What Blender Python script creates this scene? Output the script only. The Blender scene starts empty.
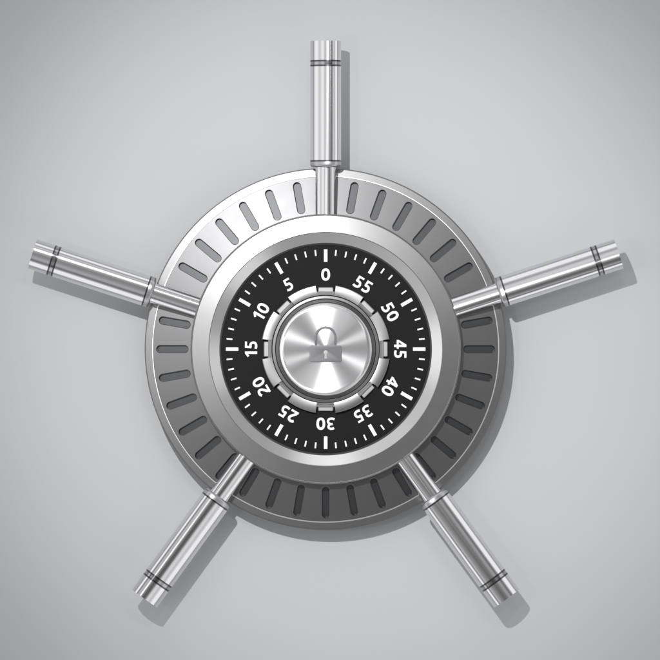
import bpy, bmesh, math
from mathutils import Vector, Matrix
from mathutils.geometry import delaunay_2d_cdt

# One photo pixel is one millimetre at the wall.  x right, z up, the wall is the plane y = 0,
# heights above the wall point to the camera along -y.
MM = 0.001
D = 8000.0                       # camera distance
PI = math.pi
scene = bpy.context.scene
COL = scene.collection

def hs(r, h):                    # size in millimetres of something seen r wide at height h
    return r * (D - h) / D

# ------------------------------------------------------------------ materials
def metal(name, col, rough, aniso=0.0, rot=0.0, metallic=1.0, grain=0.0, spec=0.5, var=0.0):
    m = bpy.data.materials.new(name); m.use_nodes = True
    nt = m.node_tree; b = nt.nodes['Principled BSDF']
    b.inputs['Base Color'].default_value = (*col, 1)
    b.inputs['Roughness'].default_value = rough
    b.inputs['Metallic'].default_value = metallic
    b.inputs['Specular IOR Level'].default_value = spec
    if aniso:
        b.inputs['Anisotropic'].default_value = aniso
        b.inputs['Anisotropic Rotation'].default_value = rot
        tc = nt.nodes.new('ShaderNodeTexCoord')            # turned finish: circular tangent about the lock's axis
        cr = nt.nodes.new('ShaderNodeVectorMath'); cr.operation = 'CROSS_PRODUCT'
        nt.links.new(tc.outputs['Object'], cr.inputs[0]); cr.inputs[1].default_value = (0, 1, 0)
        nm = nt.nodes.new('ShaderNodeVectorMath'); nm.operation = 'NORMALIZE'
        nt.links.new(cr.outputs[0], nm.inputs[0]); nt.links.new(nm.outputs[0], b.inputs['Tangent'])
    if grain or var:
        tc = nt.nodes.new('ShaderNodeTexCoord')
        n = nt.nodes.new('ShaderNodeTexNoise')
        n.inputs['Scale'].default_value = 900 if grain else 60
        n.inputs['Detail'].default_value = 3
        nt.links.new(tc.outputs['Object'], n.inputs['Vector'])
        if grain:
            bp = nt.nodes.new('ShaderNodeBump')
            bp.inputs['Strength'].default_value = grain; bp.inputs['Distance'].default_value = 0.0002
            nt.links.new(n.outputs['Fac'], bp.inputs['Height'])
            nt.links.new(bp.outputs[0], b.inputs['Normal'])
        if var:
            mr = nt.nodes.new('ShaderNodeMapRange')
            mr.inputs['To Min'].default_value = rough - var; mr.inputs['To Max'].default_value = rough + var
            nt.links.new(n.outputs['Fac'], mr.inputs['Value'])
            nt.links.new(mr.outputs[0], b.inputs['Roughness'])
    return m

SPIN = 24 / 360
M_wall = metal('wall_paint', (0.560, 0.571, 0.586), 0.6, metallic=0.0, spec=0.2, grain=0.05)
M_plate = metal('plate_steel', (0.17, 0.17, 0.173), 0.40, var=0.02)
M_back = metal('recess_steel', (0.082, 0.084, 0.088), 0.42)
M_rim = metal('rim_steel', (0.22, 0.22, 0.223), 0.38)
M_bead = metal('bead_steel', (0.75, 0.75, 0.75), 0.36)
M_bezel = metal('bezel_steel', (0.33, 0.33, 0.33), 0.34, var=0.02)
M_dish = metal('dish_steel', (0.76, 0.76, 0.76), 0.19, var=0.02)
M_handle = metal('handle_chrome', (0.75, 0.75, 0.76), 0.15)
M_band = metal('band_steel', (0.12, 0.12, 0.125), 0.2)
M_spacer = metal('spacer_steel', (0.42, 0.42, 0.43), 0.1)
M_hcollar = metal('handle_collar_steel', (0.5, 0.5, 0.51), 0.36)
M_black = metal('dial_black', (0.006, 0.006, 0.0065), 0.5, metallic=0.0, spec=0.12)
M_gasket = metal('gasket_dark', (0.05, 0.05, 0.05), 0.65, metallic=0.0)
M_white = metal('white_enamel', (0.86, 0.86, 0.86), 0.5, metallic=0.0)
M_collar = metal('collar_steel', (0.32, 0.32, 0.323), 0.32)
M_tab = metal('tab_steel', (0.33, 0.33, 0.33), 0.34)
M_ring = metal('ring_steel', (0.17, 0.17, 0.173), 0.24)
M_keyhole = metal('keyhole_steel', (0.33, 0.33, 0.33), 0.5)
M_knob = metal('turned_steel', (0.84, 0.84, 0.85), 0.28, aniso=1.0, rot=0.25 + SPIN)
M_emblem = metal('emblem_steel', (0.14, 0.14, 0.145), 0.45)
M_shackle = metal('shackle_steel', (0.12, 0.12, 0.125), 0.45)

# ------------------------------------------------------------------ mesh helpers
def link(name, me, mat, parent=None, smooth=28):
    me.materials.append(mat)
    if smooth is not None:
        me.shade_smooth(); me.set_sharp_from_angle(angle=math.radians(smooth))
    o = bpy.data.objects.new(name, me); COL.objects.link(o)
    if parent: o.parent = parent
    return o

def bm_mesh(bm, name):
    bmesh.ops.recalc_face_normals(bm, faces=bm.faces)
    me = bpy.data.meshes.new(name); bm.to_mesh(me); bm.free()
    return me

def loft(name, loops, mat, parent=None, cap_top=False, cap_bot=False, smooth=28, close=False):
    """loops: lists of (x, z, h) in photo pixels, h = height above the wall"""
    bm = bmesh.new(); vs = []
    for lp in loops:
        vs.append([bm.verts.new((hs(x, h) * MM, -h * MM, hs(z, h) * MM)) for x, z, h in lp])
    n = len(loops[0])
    seq = list(zip(vs[:-1], vs[1:])) + ([(vs[-1], vs[0])] if close else [])
    for a, b in seq:
        for i in range(n):
            j = (i + 1) % n
            bm.faces.new((a[i], a[j], b[j], b[i]))
    if cap_top: bm.faces.new(vs[-1])
    if cap_bot: bm.faces.new(vs[0])
    return link(name, bm_mesh(bm, name), mat, parent, smooth)

def circ(r, h, n=288):
    return [(r * math.cos(2 * PI * i / n), r * math.sin(2 * PI * i / n), h) for i in range(n)]

def lathe(name, prof, mat, parent=None, n=576, **k):
    return loft(name, [circ(r, h, n) for r, h in hold(prof)], mat, parent, **k)

def hold(prof, d=0.18):          # support loops that keep the long faces flat beside rounded edges
    out = [prof[0]]
    for (a, b), (c, e) in zip(prof[:-1], prof[1:]):
        L = math.hypot(c - a, e - b)
        if L > 1.2:
            t = d / L
            out += [(a + (c - a) * t, b + (e - b) * t), (c + (a - c) * t, e + (b - e) * t)]
        out.append((c, e))
    return out

# ------------------------------------------------------------------ the wall
me = bpy.data.meshes.new('wall')
W = 4.0; T = 0.08
bm = bmesh.new(); bmesh.ops.create_cube(bm, size=1)
for v in bm.verts: v.co = Vector((v.co.x * 2 * W, (v.co.y + 0.5) * T, v.co.z * 2 * W))
wall = link('wall', bm_mesh(bm, 'wall'), M_wall, smooth=None)
wall['kind'] = 'structure'
wall['label'] = 'smooth pale grey wall behind the lock'

# ------------------------------------------------------------------ the lock
lock = bpy.data.objects.new('vault_lock', None); COL.objects.link(lock)
lock.location = ((325.7 - 330) * MM, 0, (330 - 349.0) * MM)
lock['label'] = 'round steel vault lock with five bar handles and a black numbered combination dial'
lock['category'] = 'vault lock'

# --- base plate with 36 slots ------------------------------------------------
R_IN, R_OUT = 125.0, 172.3
TILT = math.radians(10.0)
H_OUT = 38.0
def plate_h(r): return H_OUT + (R_OUT - r) * math.tan(TILT)

def slot_points(n=14, r0=137.6 + 3.7, r1=169.0 - 3.7, w=3.7):
    pts = []
    for i in range(n + 1):
        a = PI / 2 * -1 + PI * i / n
        pts.append((r1 + w * math.cos(a), w * math.sin(a)))
    for i in range(n + 1):
        a = PI / 2 + PI * i / n
        pts.append((r0 + w * math.cos(a), w * math.sin(a)))
    return pts                                     # counter-clockwise, x = radial

def make_plate():
    bm = bmesh.new(); key = {}; bm.faces.layers.int.new('top')
    def V(x, z, h):
        k = (round(x * 50), round(z * 50), round(h * 50))
        if k not in key: key[k] = bm.verts.new((hs(x, h) * MM, -h * MM, hs(z, h) * MM))
        return key[k]
    half = math.radians(5)
    arcs = [half * (-1 + 2 * i / 8) for i in range(9)]
    radii = [R_IN + (R_OUT - R_IN) * i / 8 for i in range(9)]
    outer = [(R_OUT * math.cos(a), R_OUT * math.sin(a)) for a in arcs]
    outer += [(r * math.cos(half), r * math.sin(half)) for r in reversed(radii[:-1])]
    outer += [(R_IN * math.cos(a), R_IN * math.sin(a)) for a in reversed(arcs[:-1])]
    outer += [(r * math.cos(half), -r * math.sin(half)) for r in radii[1:-1]]
    slot = slot_points()
    lipw = slot_points(w=4.2, r0=137.6 + 3.7, r1=169.0 - 3.7)
    pts = [Vector(p) for p in outer + lipw]
    no, ns = len(outer), len(slot)
    edges = [(i, (i + 1) % no) for i in range(no)] + [(no + i, no + (i + 1) % ns) for i in range(ns)]
    v2, e2, f2, *_ = delaunay_2d_cdt(pts, edges, [], 1, 1e-5)
    def inside(p):                                  # inside the slot opening
        w = 4.2; x = min(max(p[0], 141.3), 165.3)
        return math.hypot(p[0] - x, p[1]) < w - 0.05
    tris = []
    for f in f2:
        c = sum((Vector(v2[i]) for i in f), Vector((0, 0))) / len(f)
        if not inside(c): tris.append([tuple(v2[i]) for i in f])
    for k in range(36):
        a = math.radians(10 * k); ca, sa = math.cos(a), math.sin(a)
        R = lambda p: (p[0] * ca - p[1] * sa, p[0] * sa + p[1] * ca)
        for t in tris:
            fv = []
            for p in t:
                q = R(p); fv.append(V(q[0], q[1], plate_h(math.hypot(*p))))
            f = bm.faces.new(fv); f.material_index = 0; f[lay(bm)] = 1
        # lip and walls of the slot
        for i in range(ns):
            j = (i + 1) % ns
            A, B, a2, b2 = lipw[i], lipw[j], slot[i], slot[j]
            ph = lambda p, d: plate_h(math.hypot(*p)) - d
            qA, qB, qa, qb = R(A), R(B), R(a2), R(b2)
            f = bm.faces.new((V(*qA, ph(A, 0)), V(*qa, ph(a2, .45)), V(*qb, ph(b2, .45)), V(*qB, ph(B, 0))))
            f = bm.faces.new((V(*qa, ph(a2, .45)), V(*qa, ph(a2, 4.5)), V(*qb, ph(b2, 4.5)), V(*qb, ph(b2, .45))))
    # rim: highlight chamfer, sloping band, side down to the wall
    n = 288
    prof = [(R_OUT, H_OUT), (172.4, 37.0), (179.5, 35.0), (179.5, 0.6), (179.0, 0)]
    rings = []
    for r, h in prof:
        rings.append([V(r * math.cos(math.radians(-5) + 2 * PI * i / n), r * math.sin(math.radians(-5) + 2 * PI * i / n), h) for i in range(n)])
    for A, B in zip(rings[:-1], rings[1:]):
        for i in range(n):
            j = (i + 1) % n
            f = bm.faces.new((A[i], A[j], B[j], B[i]))
    me = bpy.data.meshes.new('base_plate')
    bmesh.ops.recalc_face_normals(bm, faces=bm.faces)
    # make normals face the camera
    top = [f for f in bm.faces if f[lay(bm)] == 1]
    if sum(f.normal.y for f in top) > 0: bmesh.ops.reverse_faces(bm, faces=bm.faces)
    flags = [f[lay(bm)] for f in bm.faces]
    bm.to_mesh(me); bm.free()
    me.shade_smooth(); me.set_sharp_from_angle(angle=math.radians(25))
    nor = []
    for p in me.polygons:
        for li in p.loop_indices:
            if flags[p.index] == 1:
                co = me.vertices[me.loops[li].vertex_index].co
                r = math.hypot(co.x, co.z)
                nor.append(Vector((co.x / r * math.sin(TILT), -math.cos(TILT), co.z / r * math.sin(TILT))))
            else:
                nor.append(me.corner_normals[li].vector.copy())
    me.normals_split_custom_set(nor)
    return link('base_plate', me, M_plate, lock, smooth=None)

def lay(bm):
    return bm.faces.layers.int['top']

plate = make_plate()
lathe('plate_rim', [(173.6, 30), (173.6, 37.9), (179.9, 36.9), (180.6, 36.6), (181, 36.0), (180.4, 0)], M_rim, plate)
lathe('rim_bead', [(172.05, 36.5), (172.45, 38.15), (172.7, 38.3), (173.4, 38.2), (173.8, 37.7), (173.8, 35)], M_bead, plate)
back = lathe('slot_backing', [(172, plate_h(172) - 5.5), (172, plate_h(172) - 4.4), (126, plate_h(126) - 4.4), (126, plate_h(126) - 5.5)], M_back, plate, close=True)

# --- bezel -------------------------------------------------------------------
bezel = lathe('bezel', [(134.4, 42), (135.2, 59.4), (134.9, 59.8), (134.3, 59.2), (133.9, 59.4),
                        (133.4, 60.0), (117.2, 63.2), (116.9, 63.6), (116.4, 63.4), (117.2, 51)], M_bezel, lock, smooth=20)
lathe('bezel_dish', [(117.6, 51), (117.4, 62.9), (116.6, 63.2), (106.3, 59.36), (107.6, 51)], M_dish, bezel, smooth=20)
gasket = lathe('dark_ring', [(108, 52.0), (107.8, 57.6), (105.6, 57.6), (104.6, 56.4), (104.15, 54.0)], M_gasket, bezel)

# --- dial --------------------------------------------------------------------
HD = 55.0
dial = lathe('dial', [(105.0, 50.0), (105.0, HD), (64, HD), (40, HD)], M_black, lock)

def ring_box(bm, az, r0, r1, w, h0, h1):
    ca, sa = math.cos(az), math.sin(az)
    def P(r, t, h): return bm.verts.new((hs(r * ca - t * sa, h) * MM, -h * MM, hs(r * sa + t * ca, h) * MM))
    lo = [P(r, t, h0) for r, t in ((r0, -w / 2), (r1, -w / 2), (r1, w / 2), (r0, w / 2))]
    hi = [P(r, t, h1) for r, t in ((r0, -w / 2), (r1, -w / 2), (r1, w / 2), (r0, w / 2))]
    bm.faces.new(hi); bm.faces.new(lo)
    for i in range(4):
        j = (i + 1) % 4; bm.faces.new((lo[i], lo[j], hi[j], hi[i]))

bm = bmesh.new()
for i in range(60):
    az = math.radians(90 + 6 * i)
    if i % 5 == 0: ring_box(bm, az, 87.3, 99.8, 3.5, HD + .02, HD + .25)
    else: ring_box(bm, az, 93.8, 99.6, 1.55, HD + .02, HD + .25)
link('tick_marks', bm_mesh(bm, 'tick_marks'), M_white, dial, smooth=None)

# bold sans digits, cap height 1: closed polygons and centre lines of strokes
def stroke(pts, hw=0.105, closed=False, sub=8):
    P = [Vector(p) for p in pts]; n = len(P); out = []
    def g(i): return P[i % n] if closed else P[max(0, min(n - 1, i))]
    for i in range(n if closed else n - 1):
        p0, p1, p2, p3 = g(i - 1), g(i), g(i + 1), g(i + 2)
        for k in range(sub):
            t = k / sub
            out.append(0.5 * ((2 * p1) + (p2 - p0) * t + (2 * p0 - 5 * p1 + 4 * p2 - p3) * t * t + (3 * p1 - p0 - 3 * p2 + p3) * t ** 3))
    if not closed: out.append(P[-1])
    m = len(out); L, R = [], []
    for i in range(m):
        a = out[(i - 1) % m] if closed or i else out[0]
        b = out[(i + 1) % m] if closed or i < m - 1 else out[-1]
        d = (b - a).normalized(); nn = Vector((-d.y, d.x)) * hw
        L.append(out[i] + nn); R.append(out[i] - nn)
    quads = []
    for i in range(m if closed else m - 1):
        j = (i + 1) % m; quads.append([L[i], R[i], R[j], L[j]])
    return quads
def ell(cx, cy, rx, ry, n=36, p=2.3):
    o = []
    for i in range(n):
        a = 2 * PI * i / n; c, q = math.cos(a), math.sin(a)
        o.append((cx + rx * math.copysign(abs(c) ** (2 / p), c), cy + ry * math.copysign(abs(q) ** (2 / p), q)))
    return o
def rc(x0, y0, x1, y1): return [(x0, y0), (x1, y0), (x1, y1), (x0, y1)]
GL = {
 '0': (0.74, stroke(ell(.37, .5, .255, .40), closed=True, sub=2)),
 '1': (0.60, [[(.51, 0), (.51, 1), (.345, 1), (.05, .775), (.155, .64), (.255, .715), (.305, .76), (.305, 0)]]),
 '2': (0.73, stroke([(.09, .80), (.20, .885), (.35, .91), (.50, .85), (.555, .71), (.50, .56), (.36, .40), (.16, .19)], .103) +
       [[(.03, .155), (.03, 0), (.70, 0), (.70, .175), (.27, .175), (.20, .27)]]),
 '3': (0.72, stroke([(.08, .85), (.20, .90), (.34, .915), (.49, .86), (.54, .74), (.48, .60), (.30, .535), (.20, .53)], .092) +
       stroke([(.20, .53), (.36, .525), (.51, .46), (.575, .30), (.51, .15), (.33, .088), (.17, .10), (.05, .145)], .095)),
 '4': (0.76, [rc(.41, 0, .61, 1), rc(.02, .21, .74, .375), [(.02, .375), (.02, .33), (.20, .33), (.24, .41), (.47, .76), (.47, 1), (.41, 1)]]),
 '5': (0.72, [rc(.13, .83, .645, 1), [(.13, 1), (.09, .50), (.19, .455), (.27, .49), (.30, .90), (.30, 1)]] +
       stroke([(.17, .53), (.33, .555), (.48, .50), (.555, .33), (.50, .16), (.32, .088), (.17, .10), (.05, .14)], .098)),
}
def point_in(c, poly):
    odd = False; n = len(poly)
    for i in range(n):
        a, b = poly[i], poly[(i + 1) % n]
        if (a[1] > c[1]) != (b[1] > c[1]) and c[0] < (b[0] - a[0]) * (c[1] - a[1]) / (b[1] - a[1]) + a[0]: odd = not odd
    return odd
def text_polys(s):
    x = 0; tris = []
    for ch in s:
        w, polys = GL[ch]; vs, fs = [], []
        for p in polys:
            fs.append(list(range(len(vs), len(vs) + len(p)))); vs += [Vector(q) for q in p]
        for f in range(len(fs)):
            ar = sum(vs[fs[f][i]].cross(vs[fs[f][(i + 1) % len(fs[f])]]) for i in range(len(fs[f])))
            if ar < 0: fs[f].reverse()
        v2, _, f2, *_ = delaunay_2d_cdt(vs, [], fs, 1, 1e-5)
        for f in f2:                                   # keep only what some stroke really covers
            c = (Vector(v2[f[0]]) + Vector(v2[f[1]]) + Vector(v2[f[2]])) / 3 if len(f) == 3 else sum((Vector(v2[i]) for i in f), Vector((0, 0))) / len(f)
            if any(point_in(c, [vs[i] for i in q]) for q in fs):
                tris.append([(v2[i][0] + x, v2[i][1]) for i in f])
        x += w + 0.075
    return tris, x - 0.075

for i in range(12):
    s = str(5 * i)
    tris, wd = text_polys(s); k = 12.2
    bm = bmesh.new(); key = {}
    def V(p):
        q = (round(p[0], 4), round(p[1], 4))
        if q not in key:
            key[q] = bm.verts.new(((p[0] - wd / 2) * k * MM, -(HD + .05) * MM, ((p[1] - .5) * k + 74.6 * (D - HD) / D) * MM))
        return key[q]
    for t in tris:
        vv = [V(p) for p in t]
        if len(set(vv)) == len(vv):
            try: bm.faces.new(vv)
            except ValueError: pass
    g = bmesh.ops.extrude_face_region(bm, geom=list(bm.faces))
    for e in g['geom']:
        if isinstance(e, bmesh.types.BMVert): e.co.y -= 0.2 * MM
    o = link('numeral', bm_mesh(bm, 'numeral'), M_white, dial, smooth=None)
    o.rotation_euler = (0, -math.radians(30 * i), 0)
    o['label'] = 'white number %s on the black dial' % s

# --- notched collar ----------------------------------------------------------
def notch_outline(R, hw, rn, h, ncut=8):
    a0, a1 = math.asin(hw / R), math.asin(hw / math.hypot(rn, hw))
    pts = []
    for k in range(ncut):
        c = PI / 2 + 2 * PI * k / ncut
        for i in range(9):                             # the flat floor of the notch
            t = hw * (-1 + i / 4.0)
            pts.append((c, rn, t))
        nxt = 2 * PI / ncut - 2 * a0
        for i in range(25):
            a = a0 + nxt * i / 24
            pts.append((c, R * math.cos(a), R * math.sin(a)))
    return [(r * math.cos(c) - t * math.sin(c), r * math.sin(c) + t * math.cos(c), h) for c, r, t in pts]

o1 = notch_outline(64.4, 9.6, 57.6, 0)
def with_h(lp, h): return [(x, z, h) for x, z, _ in lp]
def to_circle(lp, r, h):
    return [(x / math.hypot(x, z) * r, z / math.hypot(x, z) * r, h) for x, z, _ in lp]
collar = loft('notched_collar', [with_h(notch_outline(64.0, 10.0, 57.2, 0), HD - 1), with_h(o1, HD + 6.2),
                                 with_h(notch_outline(63.7, 10.2, 56.9, 0), HD + 6.9),
                                 to_circle(o1, 54.4, HD + 8.3), to_circle(o1, 54.1, HD + 8.2), to_circle(o1, 53.9, HD + 7.8),
                                 to_circle(o1, 54.5, HD + 2)], M_collar, lock, smooth=30)
def tab_mesh():
    def rr(x0, x1, z0, z1, rad, h):
        pts = []
        for cx, cz, a in ((x1 - rad, z1 - rad, 0), (x0 + rad, z1 - rad, 90), (x0 + rad, z0 + rad, 180), (x1 - rad, z0 + rad, 270)):
            for i in range(5):
                t = math.radians(a + 22.5 * i); pts.append((cx + rad * math.cos(t), cz + rad * math.sin(t), h))
        return pts
    return [rr(-7.6, 7.6, 53, 61.6, 1.6, HD - .5), rr(-7.9, 7.9, 53, 61.9, 1.6, HD + 3.4), rr(-7.1, 7.1, 53.7, 61.1, .9, HD + 4.0)]
tab = loft('notch_tab', tab_mesh(), M_tab, collar, cap_top=True, smooth=25)
for k in range(1, 8):
    t = tab.copy(); COL.objects.link(t); t.parent = collar; t.rotation_euler = (0, math.radians(45 * k), 0)

# --- knob ring and knob --------------------------------------------------------
HK = HD + 8.0
lathe('collar_lip', [(53.1, HK - 4), (53.5, HK + .1), (53.1, HK + .6), (50.9, HK + 1.2), (50.4, HK + .9), (50.9, HK - 2)], M_collar, collar, smooth=30)
kring = lathe('knob_ring', [(49.6, HK - 3), (50.1, HK + .5), (49.8, HK + 1.1), (47.1, HK + 2.0), (46.7, HK + 1.8), (47.1, HK - 3)], M_ring, lock, smooth=30)
prof = [(45.8, HK - 3), (46.4, HK + 2.7), (46.15, HK + 3.5), (45.6, HK + 4.15), (44.8, HK + 4.65), (43.7, HK + 5.0), (42.4, HK + 5.1), (41.5, HK + 5.1), (33, HK + 5.1), (25, HK + 5.1), (12, HK + 5.1), (0.4, HK + 5.1)]
knob = lathe('knob', prof, M_knob, lock, cap_top=True, smooth=40)
HF = HK + 5.1

# --- padlock emblem ------------------------------------------------------------
def poly_plate(name, outer, h0, h1, mat, parent, hole=None):
    cu = bpy.data.curves.new(name, 'CURVE'); cu.dimensions = '2D'; cu.fill_mode = 'BOTH'
    for lp in [outer] + ([hole] if hole else []):
        sp = cu.splines.new('POLY'); sp.points.add(len(lp) - 1); sp.use_cyclic_u = True
        for p, (x, z) in zip(sp.points, lp): p.co = (x, z, 0, 1)
    cu.extrude = 0.5; cu.bevel_depth = 0.12; cu.offset = -0.12
    o = bpy.data.objects.new(name, cu); COL.objects.link(o)
    bpy.context.view_layer.update()
    me = bpy.data.meshes.new_from_object(o.evaluated_get(bpy.context.evaluated_depsgraph_get()))
    bpy.data.objects.remove(o); bpy.data.curves.remove(cu)
    zs = [v.co.z for v in me.vertices]; z0, z1 = min(zs), max(zs)
    for v in me.vertices:
        h = h0 + (h1 - h0) * (v.co.z - z0) / (z1 - z0)
        v.co = Vector((hs(v.co.x, h) * MM, -h * MM, hs(v.co.y, h) * MM))
    bm = bmesh.new(); bm.from_mesh(me); bmesh.ops.remove_doubles(bm, verts=bm.verts, dist=1e-7)
    me.materials.clear(); bmesh.ops.recalc_face_normals(bm, faces=bm.faces); bm.to_mesh(me); bm.free()
    return link(name, me, mat, parent, smooth=30)

def rrect(x0, x1, z0, z1, rad):
    pts = []
    for cx, cz, a in ((x1 - rad, z1 - rad, 0), (x0 + rad, z1 - rad, 90), (x0 + rad, z0 + rad, 180), (x1 - rad, z0 + rad, 270)):
        for i in range(7):
            t = math.radians(a + 15 * i); pts.append((cx + rad * math.cos(t), cz + rad * math.sin(t)))
    return pts
body = rrect(-16, 16, -13.0, 3.9, 1.8)
keyh = []
for i in range(25):
    a = math.radians(-60 + 300 * i / 24)
    keyh.append((2.3 * math.cos(a), -3.2 + 2.3 * math.sin(a)))
keyh += [(-1.5, -9.0), (1.5, -9.0)]
emb = poly_plate('padlock_emblem', body, HF - .2, HF + .55, M_emblem, knob, hole=keyh[::-1])
poly_plate('keyhole', [(x * 0.97, z * 0.97 - .12) for x, z in keyh], HF - .2, HF + .25, M_keyhole, emb)
sh = []
for i in range(33):
    a = PI * i / 32; sh.append((10.9 * math.cos(a), 12.0 + 11.0 * math.sin(a)))
sh += [(-10.9, 3.95), (-8.6, 3.95)]
for i in range(33):
    a = PI - PI * i / 32; sh.append((8.6 * math.cos(a), 12.0 + 8.6 * math.sin(a)))
sh += [(8.6, 3.95), (10.9, 3.95)]
poly_plate('emblem_shackle', sh, HF - .2, HF + .5, M_shackle, knob)

# --- handles ---------------------------------------------------------------------
HA = 51.0                                # axis height
def tube(name, prof, mat, parent, n=240, zs=1.0, capped=True, skew=0.0, smooth=28):
    """prof: (distance from the centre along the handle, radius)"""
    bm = bmesh.new(); rings = []
    for z, r in prof:
        ring = []
        for i in range(n):
            a = 2 * PI * i / n
            c, s = math.cos(a), math.sin(a)
            x = c + (skew * s * s * (1 if s > 0 else 0.0))
            ring.append(bm.verts.new((x * r * (D - HA) / D * MM, -(HA + s * r * zs) * MM, z * (D - HA) / D * MM)))
        rings.append(ring)
    for A, B in zip(rings[:-1], rings[1:]):
        for i in range(n):
            j = (i + 1) % n; bm.faces.new((A[i], A[j], B[j], B[i]))
    if capped: bm.faces.new(rings[0]); bm.faces.new(rings[-1])
    return link(name, bm_mesh(bm, name), mat, parent, smooth)

SK = 0.22
def make_handle():
    g = tube('handle', [(188.6, 12), (188.6, 15.5), (282.7, 15.5), (282.7, 12)], M_handle, lock, skew=SK)
    tube('handle_collar', [(181.9, 11), (181.9, 13.6), (182.6, 14.8), (183.6, 15.35), (184.4, 15.5), (187.6, 15.5), (187.6, 12)], M_hcollar, g, skew=SK)
    tube('band', [(187.3, 13), (187.3, 15.58), (188.9, 15.58), (188.9, 13)], M_band, g, skew=SK)
    for z0 in (282.5, 287.2):
        tube('band', [(z0, 13), (z0, 15.58), (z0 + 1.7, 15.58), (z0 + 1.7, 13)], M_band, g, skew=SK)
    tube('spacer_ring', [(284.0, 12), (284.0, 15.3), (284.4, 15.3), (287.0, 15.3), (287.4, 15.3), (287.4, 12)], M_spacer, g, skew=SK)
    tube('end_cap', [(288.7, 12), (288.7, 15.5), (289.3, 15.5), (289.7, 15.5), (307.0, 15.5), (307.4, 15.5), (308.0, 15.5), (308.0, 13.2), (307.4, 12.4), (307.4, 2)], M_handle, g, skew=SK)
    tube('stem', [(134.2, 10.2), (182.2, 10.2)], M_handle, g, zs=0.85, skew=SK)
    return g
h0 = make_handle()
for k in range(5):
    if k == 0: h = h0
    else:
        h = h0.copy(); COL.objects.link(h); h.parent = lock
        h.rotation_euler = (0, -math.radians(72 * k), 0)
        for ch in h0.children:
            c = ch.copy(); COL.objects.link(c); c.parent = h

# ------------------------------------------------------------------ light
def dirv(polar, az):
    p, a = math.radians(polar), math.radians(az)
    return Vector((math.sin(p) * math.cos(a), -math.cos(p), math.sin(p) * math.sin(a)))

def aim(o, target):
    o.rotation_euler = (target - o.location).to_track_quat('-Z', 'Y').to_euler()

kd = bpy.data.lights.new('key_lamp', 'SPOT')
kd.energy = 220; kd.shadow_soft_size = 0.02; kd.spot_size = math.radians(18.5); kd.spot_blend = 1.0
kd.color = (1, 1, 1)
k = bpy.data.objects.new('key_lamp', kd); COL.objects.link(k)
k.location = dirv(18, 119) * 3.0; aim(k, Vector((0.02, 0, 0.0)))

for az, en, po in ((78, 12, 17), (42, 9, 17), (184, 13, 17)):  # added unseen lamps, only for more light streaks on the turned knob
    ld = bpy.data.lights.new('knob_streak_lamp', 'SPOT'); ld.energy = en; ld.shadow_soft_size = 0.05
    ld.spot_size = math.radians(24); ld.spot_blend = 1.0
    lo = bpy.data.objects.new('knob_streak_lamp', ld); COL.objects.link(lo)
    lo.location = dirv(po, az) * 3.0; aim(lo, Vector((0, 0, 0)))

# made-up surroundings, put in for reflections: a bright ring at the sides, a bright upper left, dark lower right, narrow strips
world = bpy.data.worlds.new('World'); scene.world = world; world.use_nodes = True
nt = world.node_tree; bg = nt.nodes['Background']
def node(t, **k):
    n = nt.nodes.new(t)
    for a, b in k.items(): setattr(n, a, b)
    return n
def math_(op, a, b=None):
    n = node('ShaderNodeMath', operation=op)
    for i, v in enumerate((a, b)):
        if v is None: continue
        if isinstance(v, (int, float)): n.inputs[i].default_value = v
        else: nt.links.new(v, n.inputs[i])
    return n.outputs[0]
def ramp(fac, stops, interp='EASE'):
    n = node('ShaderNodeValToRGB'); n.color_ramp.interpolation = interp
    el = n.color_ramp.elements
    while len(el) > 1: el.remove(el[-1])
    el[0].position = stops[0][0]; el[0].color = (stops[0][1],) * 3 + (1,)
    for p, v in stops[1:]:
        e = el.new(p); e.color = (v,) * 3 + (1,)
    nt.links.new(fac, n.inputs[0]); return n.outputs[0]
tc = node('ShaderNodeTexCoord')
sep = node('ShaderNodeSeparateXYZ'); nt.links.new(tc.outputs['Generated'], sep.inputs[0])
X, Y, Z = sep.outputs
alpha = math_('DIVIDE', math_('ARCCOSINE', math_('MULTIPLY', Y, -1)), PI)       # 0 = towards the camera, 0.5 = sideways
azim = math_('FRACT', math_('ADD', math_('DIVIDE', math_('ARCTAN2', Z, X), 2 * PI), 1.0))   # 0..1 round the lock
base = ramp(alpha, [(0.0, 0.10), (0.07, 0.10), (0.13, 0.32), (0.16, 0.5), (0.21, 0.9), (0.25, 1.0), (0.29, 0.35), (0.33, 0.6), (0.38, 2.7), (0.49, 2.6), (0.56, 0.7), (1.0, 0.5)])
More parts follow.
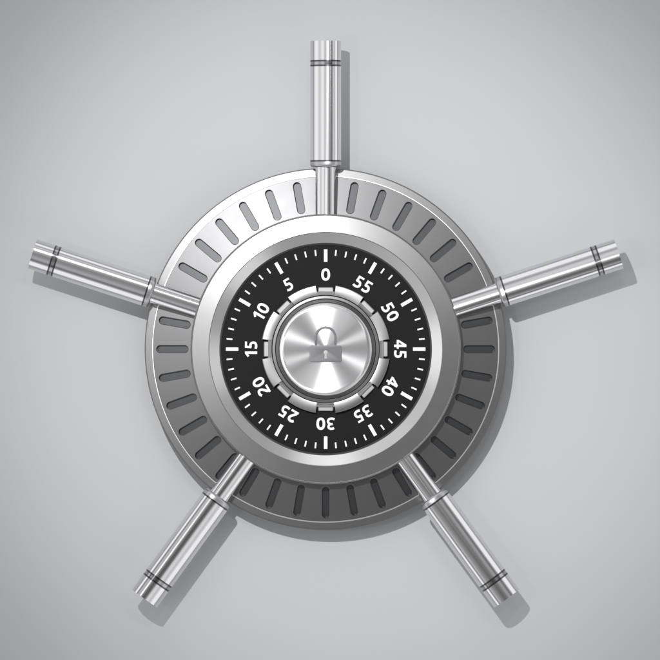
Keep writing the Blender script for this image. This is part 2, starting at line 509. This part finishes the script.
# added glows at upper left and left, to lighten the plate there
def lobe(polar, az, inner, outer):
    v = dirv(polar, az)
    d = node('ShaderNodeVectorMath', operation='DOT_PRODUCT')
    nt.links.new(tc.outputs['Generated'], d.inputs[0]); d.inputs[1].default_value = v
    a = math_('DIVIDE', math_('ARCCOSINE', d.outputs['Value']), PI)
    return ramp(a, [(0.0, 1.0), (inner / 180, 1.0), (outer / 180, 0.0)])
L1 = math_('ADD', math_('MULTIPLY', lobe(24, 130, 6, 42), 0.4), math_('MULTIPLY', lobe(26, 200, 5, 46), 0.5))
# added bright strips, shaped to give the bezel dish its light sweeps
S = []
for c, hw, amp in ((315, 15, 1.0), (90, 17, 1.1), (180, 17, 1.0), (8, 15, 0.8)):
    S.append((c, hw, amp))
def strip(c, hw, amp):
    d = math_('ABSOLUTE', math_('SUBTRACT', math_('FRACT', math_('ADD', math_('SUBTRACT', azim, c / 360), 0.5)), 0.5))
    return math_('MULTIPLY', ramp(d, [(0.0, 1.0), (hw * 0.45 / 360, 1.0), (hw * 1.3 / 360, 0.0)]), amp)
tot = None
for s_ in S:
    v = strip(*s_); tot = v if tot is None else math_('ADD', tot, v)
win = ramp(alpha, [(0.0, 0.0), (0.14, 0.0), (0.20, 1.0), (0.33, 1.0), (0.38, 0.0)])
tot = math_('MULTIPLY', math_('MULTIPLY', tot, win), 1.2)
total = math_('ADD', math_('ADD', base, L1), tot)
comb = node('ShaderNodeCombineColor')
nt.links.new(total, comb.inputs[0]); nt.links.new(total, comb.inputs[1]); nt.links.new(math_('MULTIPLY', total, 1.012), comb.inputs[2])
nt.links.new(comb.outputs[0], bg.inputs['Color'])
bg.inputs['Strength'].default_value = 0.42
world.cycles.sampling_method = 'MANUAL'; world.cycles.sample_map_resolution = 1024

# ------------------------------------------------------------------ camera
cd = bpy.data.cameras.new('camera'); cam = bpy.data.objects.new('camera', cd); COL.objects.link(cam)
cam.location = (0, -D * MM, 0); cam.rotation_euler = (math.radians(90), 0, 0)
cd.sensor_width = 36; cd.sensor_fit = 'HORIZONTAL'
cd.lens = 36 * (D * MM) / 0.660
cd.clip_start = 0.1; cd.clip_end = 100
scene.camera = cam
scene.view_settings.view_transform = 'Standard'; scene.view_settings.look = 'None'
scene.view_settings.exposure = 0.0; scene.view_settings.gamma = 1.0
scene.cycles.caustics_reflective = False
scene.cycles.sample_clamp_direct = 6.0
scene.cycles.sample_clamp_indirect = 1.0
scene.render.resolution_x = 1024; scene.render.resolution_y = 1024
